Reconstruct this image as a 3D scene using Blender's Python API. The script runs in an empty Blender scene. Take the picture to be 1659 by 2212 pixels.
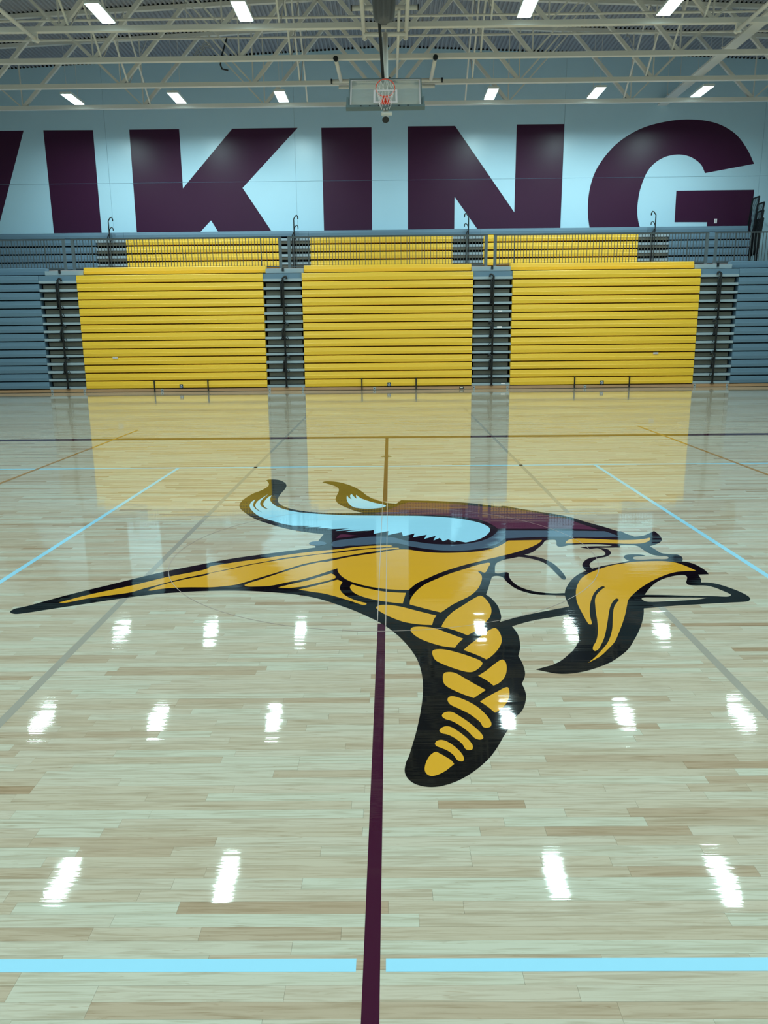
import bpy, bmesh, math, random
from mathutils import Vector, Matrix
from mathutils.geometry import tessellate_polygon

random.seed(7)
scene = bpy.context.scene
COL = scene.collection

# ------------------------------------------------------------------ camera
FPX, PITCH, ROLL, YAW = 1668.53, -0.227841, -0.0096266, -0.0096401
CAM = Vector((0.0692, 0.0, 1.8588))
fw = Vector((math.sin(YAW) * math.cos(PITCH), math.cos(YAW) * math.cos(PITCH), math.sin(PITCH)))
rt0 = Vector((math.cos(YAW), -math.sin(YAW), 0))
up0 = rt0.cross(fw)
rt = rt0 * math.cos(ROLL) + up0 * math.sin(ROLL)
up = up0 * math.cos(ROLL) - rt0 * math.sin(ROLL)
cd = bpy.data.cameras.new('camera')
cam = bpy.data.objects.new('camera', cd)
COL.objects.link(cam)
m = Matrix.Identity(4)
for i in range(3):
    m[i][0], m[i][1], m[i][2], m[i][3] = rt[i], up[i], -fw[i], CAM[i]
cam.matrix_world = m
cd.sensor_fit = 'VERTICAL'
cd.sensor_height = 36.0
cd.lens = FPX * 36.0 / 2212.0
cd.clip_end = 300
scene.camera = cam

# ------------------------------------------------------------------ world, exposure
LAMP_STRENGTH = 12.0
LAMP_WATT = 162.0
LAMP_SPREAD = math.radians(166)
LAMP_COLOR = (0.68, 1.0, 1.0, 1)
w = bpy.data.worlds.new('world')
scene.world = w
w.use_nodes = True
w.node_tree.nodes['Background'].inputs[0].default_value = (0.6, 0.75, 0.8, 1)
w.node_tree.nodes['Background'].inputs[1].default_value = 0.02
vs = scene.view_settings
vs.view_transform = 'Standard'
vs.look = 'None'
vs.gamma = 1.0
vs.use_curve_mapping = False
vs.exposure = 0.0
scene.cycles.caustics_reflective = False
scene.cycles.caustics_refractive = False


# ------------------------------------------------------------------ materials
def mat(name, col, rough=0.5, metal=0.0, spec=0.5, noise=0.0, nscale=6.0, stretch=(1, 1, 1), bump=0.0):
    m_ = bpy.data.materials.new(name)
    m_.use_nodes = True
    nt = m_.node_tree
    b = nt.nodes['Principled BSDF']
    b.inputs['Base Color'].default_value = (*col, 1)
    b.inputs['Roughness'].default_value = rough
    b.inputs['Metallic'].default_value = metal
    b.inputs['Specular IOR Level'].default_value = spec
    if noise or bump:
        tc = nt.nodes.new('ShaderNodeNewGeometry')
        mp = nt.nodes.new('ShaderNodeMapping')
        mp.inputs['Scale'].default_value = stretch
        nt.links.new(tc.outputs['Position'], mp.inputs['Vector'])
        n = nt.nodes.new('ShaderNodeTexNoise')
        n.inputs['Scale'].default_value = nscale
        n.inputs['Detail'].default_value = 4
        nt.links.new(mp.outputs[0], n.inputs['Vector'])
        if noise:
            mx = nt.nodes.new('ShaderNodeMix')
            mx.data_type = 'RGBA'
            mx.inputs['A'].default_value = (*[c * (1 - noise) for c in col], 1)
            mx.inputs['B'].default_value = (*[min(1, c * (1 + noise)) for c in col], 1)
            nt.links.new(n.outputs['Fac'], mx.inputs['Factor'])
            nt.links.new(mx.outputs['Result'], b.inputs['Base Color'])
        if bump:
            bp = nt.nodes.new('ShaderNodeBump')
            bp.inputs['Strength'].default_value = bump
            bp.inputs['Distance'].default_value = 0.01
            nt.links.new(n.outputs['Fac'], bp.inputs['Height'])
            nt.links.new(bp.outputs[0], b.inputs['Normal'])
    return m_


STRIP = 0.0572


def finish_normal(nt, bsdf):
    """clear floor finish: every maple strip is cupped a little differently"""
    g = nt.nodes.new('ShaderNodeNewGeometry')
    sx = nt.nodes.new('ShaderNodeSeparateXYZ')
    nt.links.new(g.outputs['Position'], sx.inputs[0])

    def M(op, a, b=None):
        n = nt.nodes.new('ShaderNodeMath')
        n.operation = op
        for k, v in ((0, a), (1, b)):
            if v is None:
                continue
            if isinstance(v, (int, float)):
                n.inputs[k].default_value = v
            else:
                nt.links.new(v, n.inputs[k])
        return n.outputs[0]
    row = M('FLOOR', M('DIVIDE', sx.outputs[1], STRIP))
    cell = M('FLOOR', M('ADD', M('MULTIPLY', sx.outputs[0], 1.3), M('MULTIPLY', row, 0.37)))
    cb = nt.nodes.new('ShaderNodeCombineXYZ')
    nt.links.new(row, cb.inputs[0])
    nt.links.new(cell, cb.inputs[1])
    wn = nt.nodes.new('ShaderNodeTexWhiteNoise')
    wn.noise_dimensions = '2D'
    nt.links.new(cb.outputs[0], wn.inputs['Vector'])
    s2 = nt.nodes.new('ShaderNodeSeparateColor')
    nt.links.new(wn.outputs['Color'], s2.inputs[0])
    cv = nt.nodes.new('ShaderNodeCombineXYZ')
    nt.links.new(M('MULTIPLY', sx.outputs[0], 2.2), cv.inputs[0])
    nt.links.new(M('MULTIPLY', sx.outputs[1], 130.0), cv.inputs[1])
    tn = nt.nodes.new('ShaderNodeTexNoise')
    tn.inputs['Scale'].default_value = 1.0
    tn.inputs['Detail'].default_value = 2.0
    nt.links.new(cv.outputs[0], tn.inputs['Vector'])
    s3 = nt.nodes.new('ShaderNodeSeparateColor')
    nt.links.new(tn.outputs['Color'], s3.inputs[0])
    tx = M('ADD', M('MULTIPLY', M('SUBTRACT', s2.outputs[0], 0.5), 0.0016),
           M('MULTIPLY', M('SUBTRACT', s3.outputs[0], 0.5), 0.006))
    ty = M('ADD', M('MULTIPLY', M('SUBTRACT', s2.outputs[1], 0.5), 0.007),
           M('MULTIPLY', M('SUBTRACT', s3.outputs[1], 0.5), 0.034))
    off = nt.nodes.new('ShaderNodeCombineXYZ')
    nt.links.new(tx, off.inputs[0])
    nt.links.new(ty, off.inputs[1])
    ad = nt.nodes.new('ShaderNodeVectorMath')
    ad.operation = 'ADD'
    nt.links.new(g.outputs['Normal'], ad.inputs[0])
    nt.links.new(off.outputs[0], ad.inputs[1])
    nm = nt.nodes.new('ShaderNodeVectorMath')
    nm.operation = 'NORMALIZE'
    nt.links.new(ad.outputs[0], nm.inputs[0])
    nt.links.new(nm.outputs[0], bsdf.inputs['Normal'])
    bsdf.inputs['Roughness'].default_value = 0.035
    bsdf.inputs['IOR'].default_value = 1.48


def floor_paint(name, col):
    m_ = mat(name, col)
    finish_normal(m_.node_tree, m_.node_tree.nodes['Principled BSDF'])
    return m_


def maple(name, use_attr):
    m_ = bpy.data.materials.new(name)
    m_.use_nodes = True
    nt = m_.node_tree
    b = nt.nodes['Principled BSDF']
    if use_attr:
        a = nt.nodes.new('ShaderNodeAttribute')
        a.attribute_name = 'tone'
        src = a.outputs['Color']
    else:
        a = nt.nodes.new('ShaderNodeObjectInfo')
        src = a.outputs['Color']
    sp = nt.nodes.new('ShaderNodeSeparateColor')
    nt.links.new(src, sp.inputs[0])
    ramp = nt.nodes.new('ShaderNodeValToRGB')
    el = ramp.color_ramp.elements
    stops = [(0.0, (0.365, 0.235, 0.150)), (0.10, (0.425, 0.305, 0.215)), (0.30, (0.475, 0.37, 0.275)),
             (0.55, (0.50, 0.40, 0.31)), (1.0, (0.505, 0.46, 0.37))]
    while len(el) < len(stops):
        el.new(0.5)
    for e_, (p_, c_) in zip(el, stops):
        e_.position = p_
        e_.color = (*c_, 1)
    nt.links.new(sp.outputs[0], ramp.inputs[0])
    g = nt.nodes.new('ShaderNodeNewGeometry')
    # grain, shifted for each board
    mul = nt.nodes.new('ShaderNodeMath')
    mul.operation = 'MULTIPLY'
    mul.inputs[1].default_value = 40
    nt.links.new(sp.outputs[1], mul.inputs[0])
    cb = nt.nodes.new('ShaderNodeCombineXYZ')
    nt.links.new(mul.outputs[0], cb.inputs[0])
    nt.links.new(mul.outputs[0], cb.inputs[2])
    ad = nt.nodes.new('ShaderNodeVectorMath')
    ad.operation = 'ADD'
    nt.links.new(g.outputs['Position'], ad.inputs[0])
    nt.links.new(cb.outputs[0], ad.inputs[1])

    def tex(scale, sc, detail, dist):
        mp = nt.nodes.new('ShaderNodeMapping')
        mp.inputs['Scale'].default_value = sc
        nt.links.new(ad.outputs[0], mp.inputs['Vector'])
        n = nt.nodes.new('ShaderNodeTexNoise')
        n.inputs['Scale'].default_value = scale
        n.inputs['Detail'].default_value = detail
        n.inputs['Distortion'].default_value = dist
        nt.links.new(mp.outputs[0], n.inputs['Vector'])
        return n.outputs['Fac']
    f1 = tex(4.0, (0.9, 19, 1), 9, 0.9)
    r1 = nt.nodes.new('ShaderNodeValToRGB')
    r1.color_ramp.elements[0].position = 0.28
    r1.color_ramp.elements[0].color = (0.64, 0.56, 0.46, 1)
    r1.color_ramp.elements[1].position = 0.56
    r1.color_ramp.elements[1].color = (1.03, 1.03, 1.03, 1)
    nt.links.new(f1, r1.inputs[0])
    mx = nt.nodes.new('ShaderNodeMix')
    mx.data_type = 'RGBA'
    mx.blend_type = 'MULTIPLY'
    mx.inputs['Factor'].default_value = 0.68
    nt.links.new(ramp.outputs[0], mx.inputs['A'])
    nt.links.new(r1.outputs[0], mx.inputs['B'])
    f2 = tex(9.0, (0.7, 10, 1), 3, 2.2)
    r2 = nt.nodes.new('ShaderNodeValToRGB')
    r2.color_ramp.elements[0].position = 0.64
    r2.color_ramp.elements[0].color = (1, 1, 1, 1)
    r2.color_ramp.elements[1].position = 0.76
    r2.color_ramp.elements[1].color = (0.62, 0.50, 0.38, 1)
    nt.links.new(f2, r2.inputs[0])
    mx2 = nt.nodes.new('ShaderNodeMix')
    mx2.data_type = 'RGBA'
    mx2.blend_type = 'MULTIPLY'
    mx2.inputs['Factor'].default_value = 0.6
    nt.links.new(mx.outputs['Result'], mx2.inputs['A'])
    nt.links.new(r2.outputs[0], mx2.inputs['B'])
    nt.links.new(mx2.outputs['Result'], b.inputs['Base Color'])
    finish_normal(nt, b)
    return m_


def emit(name, col, s):
    m_ = bpy.data.materials.new(name)
    m_.use_nodes = True
    b = m_.node_tree.nodes['Principled BSDF']
    b.inputs['Base Color'].default_value = (0.9, 0.9, 0.9, 1)
    b.inputs['Emission Color'].default_value = col
    b.inputs['Emission Strength'].default_value = s
    return m_


MT = {
    'subfloor': mat('subfloor', (0.16, 0.13, 0.09), 0.8),
    'maple_board': maple('maple_board', False),
    'maple_field': maple('maple_field', True),
    'maroon_line': floor_paint('maroon_line', (0.04503, 0.005, 0.020)),
    'white_line': floor_paint('white_line', (0.3113, 0.57, 0.72)),
    'grey_line': floor_paint('grey_line', (0.32, 0.27, 0.225)),
    'gold_line': floor_paint('gold_line', (0.3974, 0.17, 0.035)),
    'plate_line': floor_paint('plate_line', (0.1325, 0.11, 0.07)),
    'circle_line': floor_paint('circle_line', (0.4503, 0.34, 0.30)),
    'logo_black': floor_paint('logo_black', (0.001, 0.0012, 0.002)),
    'logo_gold': floor_paint('logo_gold', (0.64, 0.295, 0.020)),
    'logo_white': floor_paint('logo_white', (0.3113, 0.57, 0.72)),
    'logo_maroon': floor_paint('logo_maroon', (0.085, 0.014, 0.036)),
    'logo_grey': floor_paint('logo_grey', (0.055, 0.085, 0.125)),
    'wall_white': mat('wall_white', (0.5695, 0.79, 0.94), 0.32, noise=0.03, nscale=0.7),
    'wall_joint': mat('wall_joint', (0.3709, 0.50, 0.58), 0.7),
    'wall_maroon': mat('wall_maroon', (0.055, 0.010, 0.040), 0.36, spec=0.3, noise=0.05, nscale=1.2),
    'deck': mat('deck', (0.36, 0.37, 0.43), 0.6),
    'black_block': mat('black_block', (0.01, 0.01, 0.012), 0.9),
    'steel_white': mat('steel_white', (0.82, 0.78, 0.74), 0.5),
    'yellow_seat': mat('yellow_seat', (0.95, 0.53, 0.035), 0.38, noise=0.06, nscale=2.5, stretch=(0.25, 1, 6)),
    'grey_seat': mat('grey_seat', (0.1325, 0.21, 0.29), 0.40, noise=0.06, nscale=2.5, stretch=(0.25, 1, 6)),
    'grey_step': mat('grey_step', (0.3444, 0.40, 0.45), 0.45),
    'grey_rail': mat('grey_rail', (0.07285, 0.085, 0.095), 0.45),
    'grey_post': mat('grey_post', (0.1126, 0.135, 0.155), 0.45),
    'riser': mat('riser', (0.20, 0.185, 0.15), 0.6, noise=0.15, nscale=3),
    'under': mat('under', (0.008, 0.008, 0.009), 0.9),  # near-black backing colour, shade between the rows put in as colour
    'black_steel': mat('black_steel', (0.008, 0.010, 0.014), 0.45),
    'oak': mat('oak', (0.50, 0.27, 0.145), 0.35, noise=0.25, nscale=4, stretch=(0.5, 1, 10)),
    'bracket': mat('bracket', (0.3974, 0.40, 0.42), 0.5),
    'concrete': mat('concrete', (0.4768, 0.38, 0.38), 0.8, noise=0.08),
    'plain_wall': mat('plain_wall', (0.52, 0.66, 0.70), 0.5),
    'lamp': emit('lamp', LAMP_COLOR, LAMP_STRENGTH),
    'lamp_body': mat('lamp_body', (0.75, 0.78, 0.78), 0.5),
    'pad': mat('pad', (0.14, 0.185, 0.195), 0.6),
    'board_paint': mat('board_paint', (0.95, 0.84, 0.86), 0.4),
    'rim': mat('rim', (0.95, 0.09, 0.04), 0.4),
    'net': mat('net', (0.95, 0.85, 0.86), 0.8),
    'curtain': mat('curtain', (0.1722, 0.17, 0.18), 0.8),
    'plate': mat('plate', (0.7285, 0.62, 0.58), 0.4),
    'sticker': mat('sticker', (0.012, 0.05, 0.09), 0.4),
    'sticker_white': mat('sticker_white', (0.95, 0.85, 0.88), 0.5),
}
gl = bpy.data.materials.new('board_glass')
gl.use_nodes = True
nt = gl.node_tree
b = nt.nodes['Principled BSDF']
b.inputs['Base Color'].default_value = (0.62, 0.62, 0.58, 1)
b.inputs['Roughness'].default_value = 0.05
b.inputs['Alpha'].default_value = 0.42
MT['glass'] = gl


# ------------------------------------------------------------------ mesh helpers
class MB:
    def __init__(self):
        self.v, self.f = [], []

    def box(self, x0, x1, y0, y1, z0, z1):
        n = len(self.v)
        self.v += [(x, y, z) for z in (z0, z1) for y in (y0, y1) for x in (x0, x1)]
        self.f += [tuple(n + i for i in q) for q in
                   ((0, 2, 3, 1), (4, 5, 7, 6), (0, 1, 5, 4), (2, 6, 7, 3), (0, 4, 6, 2), (1, 3, 7, 5))]
        return self

    def prism_x(self, prof, x0, x1):
        """closed (y,z) profile swept along x"""
        n, k = len(self.v), len(prof)
        self.v += [(x0, y, z) for y, z in prof] + [(x1, y, z) for y, z in prof]
        self.f += [(n + i, n + (i + 1) % k, n + k + (i + 1) % k, n + k + i) for i in range(k)]
        self.f += [tuple(n + i for i in reversed(range(k))), tuple(n + k + i for i in range(k))]
        return self

    def tube(self, pts, r, n=8, cap=True):
        pts = [Vector(p) for p in pts]
        base = len(self.v)
        prev = None
        for i, p in enumerate(pts):
            if i == 0:
                d = pts[1] - p
            elif i == len(pts) - 1:
                d = p - pts[i - 1]
            else:
                d = (pts[i + 1] - p).normalized() + (p - pts[i - 1]).normalized()
            d.normalize()
            if prev is None:
                a = d.orthogonal().normalized()
            else:
                a = prev - d * prev.dot(d)
                a = a.normalized() if a.length > 1e-6 else d.orthogonal().normalized()
            prev = a
            c = d.cross(a)
            rr = r[i] if isinstance(r, (list, tuple)) else r
            for k in range(n):
                t = 2 * math.pi * k / n
                self.v.append(tuple(p + a * (rr * math.cos(t)) + c * (rr * math.sin(t))))
        for i in range(len(pts) - 1):
            for k in range(n):
                q = base + i * n
                self.f.append((q + k, q + (k + 1) % n, q + n + (k + 1) % n, q + n + k))
        if cap:
            self.f.append(tuple(base + k for k in reversed(range(n))))
            q = base + (len(pts) - 1) * n
            self.f.append(tuple(q + k for k in range(n)))
        return self

    def bar(self, a, b_, w_, h_, upv=(0, 0, 1)):
        """rectangular bar from a to b"""
        a, b_ = Vector(a), Vector(b_)
        d = (b_ - a).normalized()
        u = Vector(upv)
        s = d.cross(u)
        if s.length < 1e-5:
            s = d.cross(Vector((0, 1, 0)))
        s.normalize()
        u = s.cross(d)
        n = len(self.v)
        for p in (a, b_):
            for i, j in ((-1, -1), (1, -1), (1, 1), (-1, 1)):
                self.v.append(tuple(p + s * (i * w_ / 2) + u * (j * h_ / 2)))
        self.f += [tuple(n + i for i in q) for q in
                   ((3, 2, 1, 0), (4, 5, 6, 7), (0, 1, 5, 4), (1, 2, 6, 5), (2, 3, 7, 6), (3, 0, 4, 7))]
        return self

    def mesh(self, name, material, smooth=False):
        me = bpy.data.meshes.new(name)
        me.from_pydata(self.v, [], self.f)
        me.materials.append(material if not isinstance(material, str) else MT[material])
        if smooth:
            for p in me.polygons:
                p.use_smooth = True
        me.update()
        return me

    def obj(self, name, material, parent=None, smooth=False):
        return link(name, self.mesh(name, material, smooth), parent)


def link(name, me, parent=None):
    o = bpy.data.objects.new(name, me)
    COL.objects.link(o)
    if parent is not None:
        o.parent = parent
    return o


def tag(o, label, cat, group=None):
    o['label'] = label
    o['category'] = cat
    if group:
        o['group'] = group
    return o


def thing(name, label, cat, loc=(0, 0, 0), group=None):
    o = bpy.data.objects.new(name, None)
    COL.objects.link(o)
    o.location = loc
    o.empty_display_size = 0.1
    return tag(o, label, cat, group)


def structure(o):
    o['kind'] = 'structure'
    return o


def box(name, mt, x0, x1, y0, y1, z0, z1, parent=None):
    return MB().box(x0, x1, y0, y1, z0, z1).obj(name, mt, parent)


# ------------------------------------------------------------------ pixel -> place
def ray(px, py):
    return fw + rt * ((px - 829.5) / FPX) + up * ((1106 - py) / FPX)


def on_floor(px, py):
    d = ray(px, py)
    t = -CAM.z / d.z
    return (CAM.x + d.x * t, CAM.y + d.y * t)


def on_plane_y(px, py, Y):
    d = ray(px, py)
    t = Y / d.y
    return CAM + d * t


# ================================================================== ROOM SHELL
XL, XR, YN, YF, ZT = -21.0, 21.0, -20.0, 33.0, 13.2
floor = structure(box('floor', 'subfloor', XL, XR, YN, YF, -0.25, -0.019))

# maple strips ------------------------------------------------------
rows = []
y0row = -6.0
r0 = math.floor(y0row / STRIP)
r1 = math.floor(26.3 / STRIP)
rng = random.Random(11)
boards = []
for r in range(r0, r1):
    x = XL + rng.random() * 0.8
    prev = XL
    while prev < XR:
        L = rng.choice((0.25, 0.35, 0.45, 0.55, 0.7, 0.85, 1.0, 1.2, 1.5))
        e = min(prev + L, XR)
        t = rng.random()
        tone = 0.32 + 0.62 * rng.random() if t > 0.30 else (0.10 + 0.25 * rng.random() if t > 0.05 else 0.09 * rng.random())
        boards.append((prev, e, r, tone, rng.random()))
        prev = e


def board_size(bd):
    """how large the board stands in the photograph (0 when outside it)"""
    xm, ym = (bd[0] + bd[1]) / 2, (bd[2] + 0.5) * STRIP
    if ym < 1.66:
        return 0
    half = 0.50 * math.hypot(ym, 1.86) + 0.02
    lo, hi = max(bd[0], -half), min(bd[1], half)
    if hi - lo < 0.04:
        return 0
    return (hi - lo) / (ym * ym)


order = sorted(range(len(boards)), key=lambda i: -board_size(boards[i]))
near = set(order[:300])
TH = 0.018
G = 0.0004
unit = MB().box(0, 1, G, STRIP - G, -TH, 0).mesh('plank', 'maple_board')
for i in order[:300]:
    a, e, r, tone, rn = boards[i]
    o = bpy.data.objects.new('plank', unit)
    COL.objects.link(o)
    o.location = (a + 0.0003, r * STRIP, 0)
    o.scale = (e - a - 0.0006, 1, 1)
    o.color = (tone, rn, 0, 1)
    o.parent = floor
vv, ff, cc = [], [], []
for i, (a, e, r, tone, rn) in enumerate(boards):
    if i in near:
        continue
    n = len(vv)
    ya, yb = r * STRIP + G, (r + 1) * STRIP - G
    a, e = a + 0.0003, e - 0.0003
    vv += [(a, ya, -TH), (e, ya, -TH), (e, yb, -TH), (a, yb, -TH), (a, ya, 0), (e, ya, 0), (e, yb, 0), (a, yb, 0)]
    ff += [(n + 4, n + 5, n + 6, n + 7), (n, n + 1, n + 5, n + 4), (n + 1, n + 2, n + 6, n + 5),
           (n + 2, n + 3, n + 7, n + 6), (n + 3, n, n + 4, n + 7)]
    cc += [(tone, rn, 0, 1)] * 5
me = bpy.data.meshes.new('plank_field')
me.from_pydata(vv, [], ff)
at = me.attributes.new('tone', 'FLOAT_COLOR', 'FACE')
flat = [c for q in cc for c in q]
at.data.foreach_set('color', flat)
me.materials.append(MT['maple_field'])
pf = link('plank_field', me, floor)
pf['kind'] = 'stuff'
# far floor beyond the strips (behind the camera and under the folded stands)
box('floor_border', 'oak', XL, XR, YN, r0 * STRIP, -0.019, 0, floor)

# far wall of tilt-up panels ---------------------------------------
wall = structure(box('wall_far', 'wall_joint', XL, XR, YF + 0.02, YF + 0.3, 0, ZT))
xs = [XL, -18.6, -11.10, -3.63, 6.975, 14.80, XR]
zs = [0, 7.79, ZT]
for i in range(6):
    for j in range(2):
        g = 0.005
        box('wall_panel', 'wall_white', xs[i] + g, xs[i + 1] - g, YF, YF + 0.02, zs[j] + g, zs[j + 1] - g, wall)
structure(box('wall_left', 'plain_wall', XL - 0.3, XL, YN, YF, 0, ZT))
structure(box('wall_right', 'plain_wall', XR, XR + 0.3, YN, YF, 0, ZT))
structure(box('wall_near', 'plain_wall', XL, XR, YN - 0.3, YN, 0, ZT))


# corrugated roof deck, low gable -----------------------------------
def deck_z(x):
    return 12.585 - 0.0402 * abs(x)


mb = MB()
pitch, dep = 0.152, 0.05
nfl = int((XR - XL) / pitch)
prof = []
for i in range(nfl):
    x = XL + i * pitch
    for dx, dz in ((0.0, 0), (0.06, 0), (0.085, dep), (0.127, dep)):
        prof.append((x + dx, deck_z(x + dx) + dz))
k = len(prof)
mb.v = [(x, YN, z) for x, z in prof] + [(x, YF, z) for x, z in prof]
mb.f = [(i, i + 1, k + i + 1, k + i) for i in range(k - 1)]
ceiling = structure(mb.obj('ceiling', 'deck'))
structure(MB().prism_x([(YN, 13.0), (YF, 13.0), (YF, 13.2), (YN, 13.2)], XL, XR).obj('ceiling_cover', 'deck'))

# balcony behind the lower stand ------------------------------------
structure(box('floor_balcony', 'concrete', XL, XR, 27.22, YF - 0.01, 3.75, 4.02))

# ================================================================== LAMPS
ORD = ['first', 'second', 'third', 'fourth', 'fifth', 'sixth', 'seventh', 'eighth']
LROW = [29.55, 22.2, 14.9, 7.6, 0.3, -7.0, -14.3]
LZ = 9.93
housing = MB().box(-0.19, 0.19, -0.63, 0.63, 0.0, 0.07).mesh('housing', 'lamp_body')
diff = MB().box(-0.165, 0.165, -0.60, 0.60, -0.012, -0.001).mesh('diffuser', 'lamp')
lamp_data = bpy.data.lights.new('lamp_light', 'AREA')
lamp_data.shape = 'RECTANGLE'
lamp_data.size, lamp_data.size_y = 0.33, 1.2
lamp_data.energy = LAMP_WATT
lamp_data.color = LAMP_COLOR[:3]
lamp_data.spread = LAMP_SPREAD
for ri, ly in enumerate(LROW):
    cols = [-3, -2, -1, 1, 2, 3]
    for ci, c in enumerate(cols):
        where = ('row nearest the lettered wall', 'second row from the lettered wall', 'third row from the lettered wall')[ri] if ri < 3 \
            else '%s row from the lettered wall' % ORD[ri]
        t = thing('ceiling_light', 'bright white light panel, %s from left in %s' % (ORD[ci], where), 'light',
                  (c * 3.66, ly, LZ), 'light panels in rows under the roof')
        link('housing', housing, t)
        link('diffuser', diff, t)
        li = bpy.data.objects.new('lamp_light', lamp_data)
        COL.objects.link(li)
        li.parent = t
        li.location = (0, 0, -0.014)
        zt = deck_z(c * 3.66) - LZ
        for s in (-0.5, 0.5):
            MB().tube([(0, s, 0.06), (0, s, zt)], 0.006, 5).obj('hanger', 'steel_white', t)

# ================================================================== ROOF TRUSSES
TY = [30.56 - 2.44 * k for k in range(6)]
ZB = 9.93


def make_truss(y, label):
    t = thing('roof_truss', label, 'truss', (0, y, 0), 'white steel roof trusses')
    for s in (-1, 1):
        MB().bar((s * 0.0, 0, deck_z(0) - 0.07), (s * 20.9, 0, deck_z(20.9) - 0.07), 0.14, 0.12).obj('top_chord', 'steel_white', t)
    m_ = MB()
    m_.box(-20.9, 20.9, -0.075, 0.075, ZB - 0.065, ZB - 0.045)
    m_.box(-20.9, 20.9, -0.075, -0.055, ZB - 0.045, ZB + 0.065)
    m_.box(-20.9, 20.9, 0.055, 0.075, ZB - 0.045, ZB + 0.065)
    m_.obj('bottom_chord', 'steel_white', t)
    for k in range(-4, 5):
        xb = 4.4 * k
        for s in (-1, 1):
            xt = xb + s * 2.2
            thick = (s > 0) == (xb < 0) or xb == 0
            wd = 0.11 if thick else 0.045
            MB().bar((xb, 0, ZB), (xt, 0, deck_z(xt) - 0.08), wd, wd, (0, 1, 0)).obj('web_brace', 'steel_white', t)
        MB().bar((xb, 0, ZB), (xb, 0, deck_z(xb) - 0.08), 0.04, 0.04, (0, 1, 0)).obj('web_post', 'steel_white', t)
    # near-black blocks filling the deck flutes above the chord
    m_ = MB()
    for i in range(nfl):
        x = XL + i * pitch + 0.064
        if abs(x) > 20.5:
            continue
        z = deck_z(x) - 0.012
        m_.box(x, x + 0.082, -0.06, 0.06, z, z + dep + 0.01)
    o = m_.obj('flute_block', 'black_block', t)
    o['kind'] = 'stuff'
    return t


names = ['nearest the lettered wall', 'second from the lettered wall', 'third from the lettered wall',
         'fourth from the lettered wall, at the top of the picture', 'fifth from the lettered wall', 'sixth from the lettered wall']
for y, nm in zip(TY, names):
    make_truss(y, 'white steel roof truss, ' + nm)
m_ = MB()
for i in range(nfl):
    x = XL + i * pitch + 0.064
    z = deck_z(x) - 0.02
    m_.box(x, x + 0.082, YF - 0.03, YF - 0.002, z, z + dep + 0.02)
o = m_.obj('deck_block', 'black_block', ceiling)  # row of near-black blocks in the flutes at the wall
o['kind'] = 'stuff'

# sloped bridging between neighbouring trusses
for bx_, side in ((-14.25, 'far left'), (-8.55, 'left'), (-2.85, 'centre left'), (2.85, 'centre right'), (8.55, 'right'), (14.25, 'far right')):
    t = thing('truss_bridging', 'thin white sloped bridging rods in line between trusses, %s line' % side, 'bridging', (bx_, 0, 0), 'bridging between trusses')
    for a in range(5):
        MB().bar((0, TY[a], ZB + 0.06), (0, TY[a + 1], deck_z(bx_) - 0.13), 0.05, 0.05).obj('brace_rod', 'steel_white', t)
        MB().bar((0.03, TY[a + 1], ZB + 0.06), (0.03, TY[a], deck_z(bx_) - 0.13), 0.03, 0.03).obj('brace_rod', 'steel_white', t)

for yy, zz, rr, lb in ((24.55, 10.62, 0.035, 'thin white sprinkler pipe across the roof at the top of the picture'),
                       (26.05, 10.62, 0.032, 'thin white sprinkler pipe across the roof below the first pipe')):
    t = thing('sprinkler_pipe', lb, 'pipe', (0, yy, zz))
    MB().tube([(-20.8, 0, 0), (20.8, 0, 0)], rr, 8).obj('pipe', 'steel_white', t)
    for x in range(-18, 19, 6):
        MB().tube([(x, 0, 0), (x, 0, deck_z(x) - zz)], 0.008, 5).obj('hanger', 'steel_white', t)
        MB().tube([(x + 1.3, 0, 0), (x + 1.3, 0, -0.1)], 0.016, 6).obj('sprinkler_head', 'bracket', t)
# flat duct running back to the wall on the right
t = thing('cable_tray', 'flat white tray running back to the wall above the right lamps', 'cable tray', (10.75, 0, 10.42))
MB().box(-0.19, 0.19, 17.0, YF - 0.005, -0.03, 0.03).obj('tray', 'steel_white', t)
for y in (20.0, 26.9, 31.8):
    MB().box(-0.24, 0.24, y, y + 0.03, 0.0305, 0.06).obj('crossbar', 'steel_white', t)
    for s in (-0.22, 0.22):
        MB().tube([(s, y + 0.015, 0.05), (s, y + 0.015, deck_z(10.75) - 10.42)], 0.008, 5).obj('hanger', 'steel_white', t)
for s, sd in ((-1, 'left'), (1, 'right')):
    t = thing('support_pipe', 'white pipe hung under the trusses at the upper %s corner' % sd, 'pipe', (s * 9.5, 0, 9.72))
    MB().tube([(0, 18.4, 0), (0, 23.3, 0)], 0.055, 12).obj('pipe', 'steel_white', t, True)
    MB().tube([(0, 23.3, 0), (0, 23.38, 0)], 0.07, 12).obj('end_cap', 'steel_white', t)
    for y in (TY[3], TY[4]):
        MB().box(-0.075, 0.075, y - 0.03, y + 0.03, -0.07, 0.145).obj('clamp', 'steel_white', t)

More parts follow.
